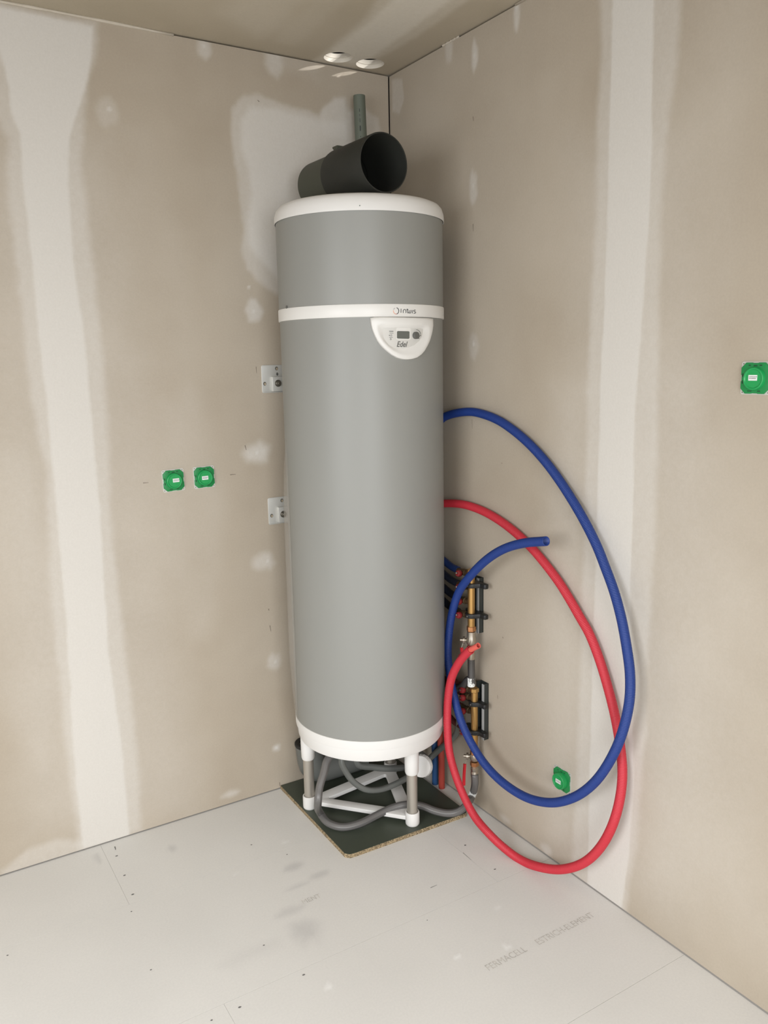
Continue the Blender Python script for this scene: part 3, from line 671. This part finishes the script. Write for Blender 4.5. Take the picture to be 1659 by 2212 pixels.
# ---------------------------------------------------------------- flush socket covers
def rrect(w_, r, n=5):
    pts = []
    for cx, cz, a0 in ((w_/2-r, w_/2-r, 0), (-w_/2+r, w_/2-r, 90), (-w_/2+r, -w_/2+r, 180), (w_/2-r, -w_/2+r, 270)):
        pts += [(cx+r*math.cos(math.radians(a0+90*q/n)), cz+r*math.sin(math.radians(a0+90*q/n))) for q in range(n+1)]
    return pts
def socket(px, py, wall, label, stick=(.002, .002), roll=0, proud=.012, dz=0):
    c = Vector(at(px, py, wall, -.006)); c[wall] = 0
    t = thing('socket_cover', label, 'socket', tuple(c), 'green flush socket covers')
    cr, sr = math.cos(roll), math.sin(roll)
    def mp(u, v, hh):
        u, v = u*cr-v*sr, u*sr+v*cr
        return (c.x+u, c.y-hh, c.z+v) if wall == 1 else (c.x-hh, c.y-u, c.z+v)
    sf = MB().prism(rrect(.071, .005), mp, 0, .0016).build('steel_frame', M_galv, t, False)
    for su in (-1, 1):
        for sv in (-1, 1):
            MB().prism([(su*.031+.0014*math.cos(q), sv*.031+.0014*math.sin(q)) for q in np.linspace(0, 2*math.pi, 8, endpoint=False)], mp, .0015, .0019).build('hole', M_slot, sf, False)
    w_, k_ = .0335, .0110
    o8 = [(-w_+k_, -w_), (-.008, -w_), (-.007, -w_+.001), (.007, -w_+.001), (.008, -w_), (w_-k_, -w_), (w_, -w_+k_), (w_, -.007), (w_-.0015, -.006), (w_-.0015, .006), (w_, .007), (w_, w_-k_), (w_-k_, w_), (.008, w_), (.007, w_-.001), (-.007, w_-.001), (-.008, w_), (-w_+k_, w_), (-w_, w_-k_), (-w_, .007), (-w_+.0015, .006), (-w_+.0015, -.006), (-w_, -.007), (-w_, -w_+k_)]
    MB().prism(o8, mp, .0012, .006).build('green_plate', M_grn, t, False, bevel=.0008)
    for (u0, v0, u1, v1) in ((-.016, .0262, -.011, .0288), (-.004, .0255, .005, .0280), (.010, .0262, .016, .0288), (-.016, -.0288, -.006, -.0268), (.008, -.0288, .015, -.0265), (-.0305, .003, -.0275, .010), (-.0305, -.012, -.0275, -.005)):
        MB().prism([(u0, v0), (u1, v0), (u1, v1), (u0, v1)], mp, .0055, .0062).build('slot', M_gslot, t, False)
    o_ = Vector(mp(0, -.001, .004)); nrm = (0, -1, 0) if wall == 1 else (-1, 0, 0)
    p_ = proud
    MB().lathe([(.0258, 0), (.0252, p_-.005), (.0240, p_-.001), (.0225, p_), (.0208, p_-.0003), (.0192, p_-.0022), (.0001, p_-.0022)], o_, nrm, 48).build('round_lid', M_grn2, t)
    su, sv = stick; q_ = .004+p_-.0022
    st = MB().prism([(su-.0105, sv-.006), (su+.0105, sv-.006), (su+.0105, sv+.006), (su-.0105, sv+.006)], mp, q_-.0006, q_+.0005).build('sticker', M_stk, t, False, 'white sticker with small grey print')
    mb = MB(); r = random.Random(int(px))
    for v0, hgt in ((.0022, .0018), (-.0012, .0022)):
        u = -.0085
        while u < .0085:
            g = .0008+r.random()*.0012; mb.prism([(su+u, sv+v0-hgt/2), (su+u+g, sv+v0-hgt/2), (su+u+g, sv+v0+hgt/2), (su+u, sv+v0+hgt/2)], mp, q_+.0003, q_+.0007); u += g+.0007
    mb.build('fine_print', M_ink2, st, False)
    return t
socket(375.5, 1038, 1, 'green socket cover on the left wall, left one of the pair', (.005, .001), math.radians(1.5))
socket(442, 1031, 1, 'green socket cover on the left wall, right one of the pair nearer the heater', (-.001, -.001), math.radians(1))
socket(1630, 817, 0, 'green socket cover high on the right wall at the photo edge', (-.001, .001), 0, .009)
socket(1212, 1685, 0, 'green socket cover low on the right wall inside the hanging blue loop', (0, -.001), 0, .016)

# ---------------------------------------------------------------- hoses and conduits
def corr(name, pts, r, m, label, cat='conduit', period=.0042, amp=.0011, n=14, hollow=.0016, parent=None):
    P = spline(pts, period/4)
    prof = [0, -.5, -1, -.5]
    o = MB().sweep(P, lambda i, k: r+amp*prof[i % 4]*.9, n, hollow=hollow).build(name, m, parent, 'all')
    if label: tag(o, label, cat)
    return o
def XW(px, py, d): return tuple(at(px, py, 0, -d))
blue = [(-.055, -.10, 1.27), (-.030, -.20, 1.335), XW(945, 912, .026), XW(959.5, 901, .024), XW(984.6, 892.7, .020), XW(1016, 889.5, .018), XW(1041, 894, .018), XW(1075.5, 907.4, .018), XW(1107, 928, .018), XW(1138, 954, .018), XW(1169.6, 987, .018), XW(1198, 1023, .019),
        XW(1229, 1069, .022), XW(1260.5, 1122, .028), XW(1289, 1178.6, .034), XW(1307.5, 1225.6, .040), XW(1326, 1276, .046), XW(1342, 1335, .052), XW(1353, 1394, .058), XW(1361, 1457, .062), XW(1359, 1519, .068), XW(1339, 1598, .076),
        XW(1307.5, 1660, .084), XW(1276, 1698, .088), XW(1238.5, 1723, .092), XW(1191.5, 1734, .096), XW(1138, 1723, .100), XW(1088, 1692, .104), XW(1050, 1654, .106), XW(1019, 1607, .106), XW(997, 1560, .104), XW(983, 1513, .098), XW(974, 1472, .092),
        XW(968, 1425, .090), XW(969, 1378, .090), XW(975.5, 1329, .092), XW(991, 1279, .096), XW(1016, 1244, .102), XW(1050, 1210, .108), XW(1088, 1186, .114), XW(1132, 1173, .118), XW(1180, 1169, .120)]
corr('blue_conduit', blue, .0136, M_blue, 'long blue corrugated conduit looping beside the heater, open end pointing right')
red = [(-.055, -.10, 1.04), (-.030, -.20, 1.075), XW(945, 1088, .026), XW(959.5, 1087.6, .024), XW(981.5, 1087.6, .020), XW(1006.6, 1091, .018), XW(1041, 1103, .017), XW(1075.5, 1122, .017), XW(1113, 1150, .017), XW(1147.6, 1183, .017), XW(1176, 1216, .018), XW(1207, 1257, .018), XW(1232, 1297, .019),
       XW(1252, 1332, .020), XW(1273, 1369, .021), XW(1295, 1425, .022), XW(1314, 1488, .023), XW(1329.5, 1551, .026), XW(1340, 1613.5, .028), XW(1344.5, 1670, .032), XW(1339, 1726, .040), XW(1323, 1783, .050), XW(1295, 1833, .054), XW(1260.5, 1864, .064), XW(1213.5, 1878, .074),
       XW(1169.6, 1874, .084), XW(1125.7, 1858, .090), XW(1088, 1831, .108), XW(1053.6, 1798, .130), XW(1025.4, 1764, .134), XW(1003.4, 1723, .136), XW(984.6, 1676, .138), XW(970.5, 1623, .138), XW(966.5, 1566.5, .138), XW(967.4, 1513, .138), XW(975, 1466, .138), XW(991, 1432, .136), XW(1009, 1410, .134), XW(1017, 1403.5, .133)]
rc = corr('red_conduit', red, .0136, M_red, 'long red corrugated conduit hanging to the floor, end pointing up beside the valves')
tip = spline([XW(1010, 1408, .134), XW(1017, 1403.5, .133), XW(1033.5, 1394.5, .131)], .003)
MB().sweep(tip, .0090, 18, hollow=.002).build('inner_pipe', M_redp, rc, label='paler red inner pipe sticking out')

def braided(name, pts, r, m, label, n=24, step=.006, **kw):
    P = spline(pts, step); o = MB().sweep(P, lambda i, k: r*(1-.10*(k % 3 == 0)), n).build(name, m, None, 'all' if n > 16 else True)
    return tag(o, label, 'hose') if label else o
def YW(px, py, y): return tuple(at(px, py, 1, y))
def ZW(px, py, z): return tuple(at(px, py, 2, z))
# lower hose: under the tank, round the left leg side, across the board and up to the lower manifold
HL = [(-.36, -.30, .31), YW(708, 1640, -.36), YW(700, 1668, -.38), YW(690, 1702, -.40), YW(687, 1730, -.415), ZW(692, 1757, .040), ZW(708, 1777, .030), ZW(738, 1787, .027), ZW(775, 1780, .030), ZW(812, 1762, .038), ZW(848, 1745, .048), ZW(878, 1738, .052), ZW(908, 1740, .045), ZW(940, 1752, .034),
      ZW(965, 1757, .030), ZW(985, 1755, .036), ZW(1001, 1746, .055), ZW(1012, 1733, .080), XW(1019, 1721, .047), XW(1024, 1705, .046), XW(1026, 1690, .046), XW(1025.5, 1673, .046)]
hl = braided('flexible_hose', HL, .0125, M_braid, 'grey ribbed flexible hose curling over the green board to the lower valve')
hl['group'] = 'grey flexible hoses'
lp = spline([XW(1012, 1735, .0487), XW(1018, 1722, .047), XW(1022.5, 1711, .0465)], .004)
lb = MB().sweep(lp, .0130, 20).build('label_wrap', M_stk, hl, label='white label wrapped on the hose')
q = Vector(at(1022, 1722, 0, -.06)); cl_ = Vector(CP)-q; cl_.normalize(); tdir = (Vector(lp[-1])-Vector(lp[0])).normalized(); sd = tdir.cross(cl_).normalized()
mid = Vector(lp[len(lp)//2]); nn = sd.cross(tdir).normalized(); nn = nn if nn.dot(cl_) > 0 else -nn
mb = MB(); mb.prism([(-.007, .004), (.007, .004), (.007, .009), (-.007, .009)], lambda u, v, hh: tuple(mid+sd*u+tdir*v+nn*hh), .0105, .0138)
mb.build('label_print', M_ink, hl, False)
HB = [(-.34, -.26, .31), YW(737, 1640, -.31), YW(748, 1668, -.32), YW(765, 1690, -.33), YW(790, 1705, -.34), YW(820, 1706, -.34), YW(850, 1696, -.335), YW(880, 1680, -.33), YW(905, 1660, -.31), YW(930, 1637, -.30), XW(952, 1617, .040), XW(975, 1597, .034), XW(988, 1580, .038), (-.048, -.455, .36)]
hb = braided('flexible_hose', HB, .0108, M_pvc2, 'plain dark grey hose sagging under the tank then rising right towards the lower manifold', 16, .01); hb['group'] = 'grey flexible hoses'
HC_ = [(-.30, -.22, .31), YW(770, 1648, -.25), YW(805, 1657, -.255), YW(840, 1660, -.26), YW(880, 1656, -.25), YW(905, 1640, -.22), (-.10, -.18, .30)]
hc = braided('flexible_hose', HC_, .0115, M_pvc2, 'plain dark grey hose close under the white base ring, behind the right leg', 16, .01); hc['group'] = 'grey flexible hoses'
# riser pipes in the corner strip of floor
pr = MB().sweep(spline([(-.0310, -.325, 0), (-.0310, -.322, .15), (-.033, -.30, .32), (-.036, -.25, .50)], .02), .0115, 16).build('riser_pipe', mat('dull_red_pipe', (170, 66, 54), .5)); tag(pr, 'dull red pipe rising from the floor behind the red conduit', 'pipe', 'riser pipes behind the heater')
pb = MB().sweep(spline([(-.0340, -.288, 0), (-.0340, -.286, .15), (-.038, -.26, .32), (-.04, -.20, .50)], .02), .0115, 16).build('riser_pipe', mat('dull_blue_pipe', (36, 72, 116), .5)); tag(pb, 'dull blue pipe rising from the floor beside the dull red one', 'pipe', 'riser pipes behind the heater')
# drain elbow at the left wall
E0 = Vector(at(668, 1605, 1, -.062)); ez = .062
de = thing('drain_pipe', 'dark grey plastic drain elbow by the left wall behind the left leg', 'pipe', (E0.x, E0.y, .012))
P = spline([(E0.x, E0.y, E0.z-.002), (E0.x, E0.y, E0.z-.04), (E0.x+.012, E0.y, .085), (E0.x+.05, E0.y, .066), (E0.x+.10, E0.y, .064), (E0.x+.22, E0.y, .064)], .006)
MB().sweep(P, lambda i, k: .0480 if i > 3 else .050, 32).build('elbow', M_pvc2, de)
MB().lathe([(.040, -.006), (.0515, -.006), (.053, -.003), (.053, .003), (.050, .006), (.036, .004), (.036, -.006)], E0, (0, 0, 1), 32).build('rubber_seal', M_rub, de, label='black rubber seal ring')
S0 = Vector(at(652, 1596, 1, -.07))
sp = MB().lathe([(.012, -.02), (.014, .010), (.020, .030), (.030, .050), (.033, .10), (.032, .105), (.029, .052), (.018, .030), (.012, .010)], (E0.x-.010, E0.y, E0.z), (0, 0, 1), 24).build('siphon_cup', M_clear)
tag(sp, 'clear plastic siphon cup standing in the dark grey drain elbow', 'siphon')

# ---------------------------------------------------------------- manifolds, rails, valves
MY = -.530
def zx(px, py): X = at(px, py, 1, MY); return X[0], X[2]
def hexa(mb, c, r, z0, z1, ax=(0, 0, 1), ph=.2):
    mb.lathe([(r*.9, z0), (r, z0+.0015), (r, z1-.0015), (r*.9, z1)], c, ax, 6, True, ph)
def manifold(px, ytop, ybot, label, outs, valve_y, lever, topcap=True):
    x, z1 = zx(px, ytop); _, z0 = zx(px, ybot); c = (x, MY, 0)
    t = thing('manifold', label, 'manifold', (x, MY, z0), 'brass manifolds on the right wall')
    MB().lathe([(.0001, z0), (.0118, z0), (.0118, z1), (.0001, z1)], c, n=28).build('brass_tube', M_brass, t)
    if topcap:
        mb = MB(); hexa(mb, c, .0150, z1-.004, z1+.010); mb.build('hex_cap', M_brass, t, False)
    for py in outs:
        zz = zx(px, py)[1]; o0 = Vector((x, MY, zz))
        ou = MB().lathe([(.0085, 0), (.0085, .028), (.0115, .029), (.0115, .042), (.009, .043), (.009, .075)], o0, (0, 1, 0), 12).build('outlet', M_bronze, t)
        kb = o0+Vector((-.016, .040, -.002))
        MB().lathe([(.006, -.006), (.0115, 0), (.0120, .007), (.0095, .012), (.0035, .013), (.003, .017), (.0001, .017)], kb, (-1, -.25, .15), 10).build('knob', M_knobr, ou, label='red valve knob')
        MB().lathe([(.0030, .015), (.0030, .020), (.0001, .021)], kb+Vector((0, 0, .002)), (-1, -.25, .15), 10).build('knob_screw', M_bolt, ou)
    # ball valve below
    zv = zx(px, valve_y)[1]
    mb = MB(); hexa(mb, c, .0150, z0-.016, z0+.001); mb.build('union_nut', M_copper, t, False)
    vb = MB().lathe([(.010, z0-.017), (.0135, z0-.018), (.0150, zv+.010), (.0165, zv+.004), (.0165, zv-.006), (.0140, zv-.013), (.010, zv-.016)], c, n=20).build('valve_body', M_nick, t)
    MB().lathe([(.0085, 0), (.0085, .014), (.0060, .016), (.0060, .020), (.0115, .0205), (.0115, .027), (.0055, .028), (.0055, .036), (.0001, .036)], (x, MY, zv), (-.75, .66, 0), 12).build('valve_stem', M_nick, vb)
    mb = MB(); hexa(mb, c, .0148, zv-.034, zv-.019); mb.build('lower_nut', M_copper, t, False)
    MB().lathe([(.011, zv-.036), (.011, zv-.019)], c, n=16).build('nipple', M_nick, t)
    P0 = Vector((x, MY, zv))+Vector((-.75, .66, 0))*.026
    (ax0, ay0), (ax1, ay1) = lever; A = Vector(at(ax0, ay0, 1, P0.y)); B = Vector(at(ax1, ay1, 1, P0.y))
    mb = MB(); mb.sweep(spline([P0, P0+Vector((0, 0, -.008)), (P0+A)/2+Vector((.002, 0, 0)), A], .003), .0016, 8); lv = mb.build('lever', M_nick, t)
    MB().sweep(spline([A, A+(B-A)*.1, A+(B-A)*.5+Vector((-.001, 0, 0)), B], .004), lambda i, k: .0052-.0012*(k % 2), 8).build('lever_grip', M_lever, lv, label='red plastic lever grip')
    return x, z0, z1, zv
x1, a0, a1, v1 = manifold(1018, 1236, 1353, 'upper brass manifold tube with red knobs on the right wall', (1241, 1271, 1302, 1332), 1383, ((997, 1399), (1001, 1424)))
x2, b0, b1, v2 = manifold(1025, 1492, 1622, 'lower brass manifold tube with red knobs on the right wall', (1495, 1512, 1541, 1586), 1634, ((1004, 1650), (1002, 1696)))
def rail(px, py0, py1, label, clamps, mx, dx):
    X0 = at(px, py0, 0, -.004); X1 = at(px, py1, 0, -.004); yc = (X0[1]+X1[1])/2+dx; z1, z0 = X0[2], X1[2]
    t = thing('mounting_rail', label, 'rail', (0, yc, z0), 'rails carrying the manifolds')
    mb = MB(); mb.box((-.002, yc-.019, z0), (0, yc+.019, z1)); mb.box((-.020, yc-.019, z0), (0, yc-.0165, z1)); mb.box((-.020, yc+.0165, z0), (0, yc+.019, z1))
    mb.build('channel', M_rail, t, False)
    mb = MB(); mb.box((-.0215, yc+.0145, z0), (-.0195, yc+.019, z1)); mb.build('channel_lip', M_rail, t, False)
    MB().box((-.0216, yc-.0192, z0), (-.0190, yc-.0095, z1)).build('channel_lip', M_rail2, t, False, 'bright zinc lip of the rail')
    for py in clamps:
        z = zx(px-12, py)[1]; x = mx; o_ = []; hw = .0075
        outl = [(-.052, -.004), (-.052, -.016), (-.030, -.018)]
        # closed outline in (y offset, x): flat ears and a round belly over the tube
        back = [(-.046, -.021), (-.050, -.026), (-.050, -.036), (-.046, -.040), (-.026, -.041)]
        bel = [(-.0195*math.cos(math.radians(q)), x-.0195*math.sin(math.radians(q))) for q in range(15, 166, 15)]
        frt = [(.026, -.041), (.050, -.041), (.055, -.036), (.055, -.026), (.050, -.021)]
        pts = back+bel+frt
        MB().prism(pts, lambda u, v, hh: (v, MY+u, hh), z-hw, z+hw).build('clamp', M_blk, t, False, 'black rubber lined pipe clamp', bevel=.002)
        MB().lathe([(.0035, 0), (.0035, .003), (.0001, .004)], (x-.0185, MY-.004, z), (-1, -.2, 0), 10).build('clamp_screw', M_bolt, t)
        MB().box((-.030, MY-.010, z-.006), (-.015, MY+.010, z+.006)).build('clamp_stud', M_blk, t, False)
    return yc
rail(1037, 1246, 1364, 'dark channel rail behind the upper manifold, with two black clamps', (1262, 1327), x1, .006)
rail(1048, 1474, 1594, 'dark channel rail behind the lower manifold, with two black clamps', (1515, 1576), x2, .006)
# hose from upper valve down behind the lower manifold
zt = v1-.034
fu = braided('flexible_hose', [(x1, MY, zt+.002), (x1, MY, zt-.05), (x1, MY, zt-.12), (x1-.001, MY+.010, .49), (x1, MY+.045, .455), (x1, MY+.10, .42)], .0120, M_braid2, 'dark braided flexible hose hanging from the upper valve', 20)
fu['group'] = 'grey flexible hoses'
MB().lathe([(.0115, 0), (.0128, -.001), (.0128, -.028), (.0118, -.030)], (x1, MY, zt-.001), n=20).build('ferrule', M_nick, fu, label='silver crimp ferrule')
zl = zx(1018, 1472)[1]; lw = MB().lathe([(.0123, -.016), (.0126, -.015), (.0126, .013), (.0123, .014)], (x1, MY, zl), n=20).build('label_wrap', M_stk, fu, label='white label with dark print')
mb = MB(); r = random.Random(3)
dirc = Vector((CP[0]-x1, CP[1]-MY, 0)).normalized(); sdc = Vector((-dirc.y, dirc.x, 0))
for _ in range(16):
    u = (r.random()-.5)*1.5; v = (r.random()-.5)*.024; l = .002+r.random()*.005
    p = lambda uu, vv: Vector((x1, MY, zl+vv))+(dirc*math.cos(uu)+sdc*math.sin(uu))*.0127
    mb.sweep([p(u, v), p(u+.15, v+l*.4)], .0006, 4)
mb.build('label_print', M_ink, fu, False)
zt2 = v2-.034
MB().lathe([(.0118, .006), (.0105, .004), (.0105, -.004), (.0130, -.006), (.0130, -.014), (.0118, -.016), (.0118, -.020), (.0128, -.022), (.0128, -.038)], (x2, MY, zt2), n=20).build('ferrule', M_nick, hl, label='silver crimp ferrule')
# blue pipes feeding the upper manifold outlets
for i, py in enumerate((1241, 1271, 1302, 1332)):
    zz = zx(1018, py)[1]
    o = MB().sweep(spline([(x1, MY+.070, zz), (x1, MY+.11, zz+.004), (x1, MY+.17, zz+.022), (x1+.002, MY+.26, zz+.035+.01*i)], .01), .0120, 14).build('feed_pipe', mat('dark_blue_pipe', (18, 42, 90), .5) if i == 0 else bpy.data.materials.get('navy_pipe') or mat('navy_pipe', (22, 28, 44), .6))
    tag(o, ['blue feed pipe joining the topmost outlet of the upper manifold', 'blue feed pipe joining the second outlet of the upper manifold', 'blue feed pipe joining the third outlet of the upper manifold', 'blue feed pipe joining the lowest outlet of the upper manifold'][i], 'pipe', 'feed pipes of the upper manifold')
for i, py in enumerate((1495, 1512, 1541, 1586)):
    zz = zx(1025, py)[1]
    o = MB().sweep(spline([(x2, MY+.070, zz), (x2, MY+.11, zz), (x2, MY+.17, zz-.01+.01*i), (x2+.002, MY+.26, zz-.02+.012*i)], .01), .010, 14).build('feed_pipe', mat('dark_red_pipe', (84, 36, 32), .6) if i == 0 else bpy.data.materials['dark_red_pipe'])
    tag(o, ['dark red feed pipe joining the topmost outlet of the lower manifold', 'dark red feed pipe joining the second outlet of the lower manifold', 'dark red feed pipe joining the third outlet of the lower manifold', 'dark red feed pipe joining the lowest outlet of the lower manifold'][i], 'pipe', 'feed pipes of the lower manifold')

# daylight that leaks through the two ceiling holes and grazes the wall
for cx in HX:
    l = bpy.data.lights.new('daylight_leak', 'SPOT'); l.energy = 14; l.spot_size = math.radians(14); l.spot_blend = .1; l.shadow_soft_size = .006
    o = bpy.data.objects.new('daylight_leak', l); COL.objects.link(o); tgt = Vector((cx, HY+.01, CH+.012)); o.location = tgt+Vector((.62, -.66, .36))*.6
    o.rotation_euler = (tgt-o.location).to_track_quat('-Z', 'Y').to_euler()
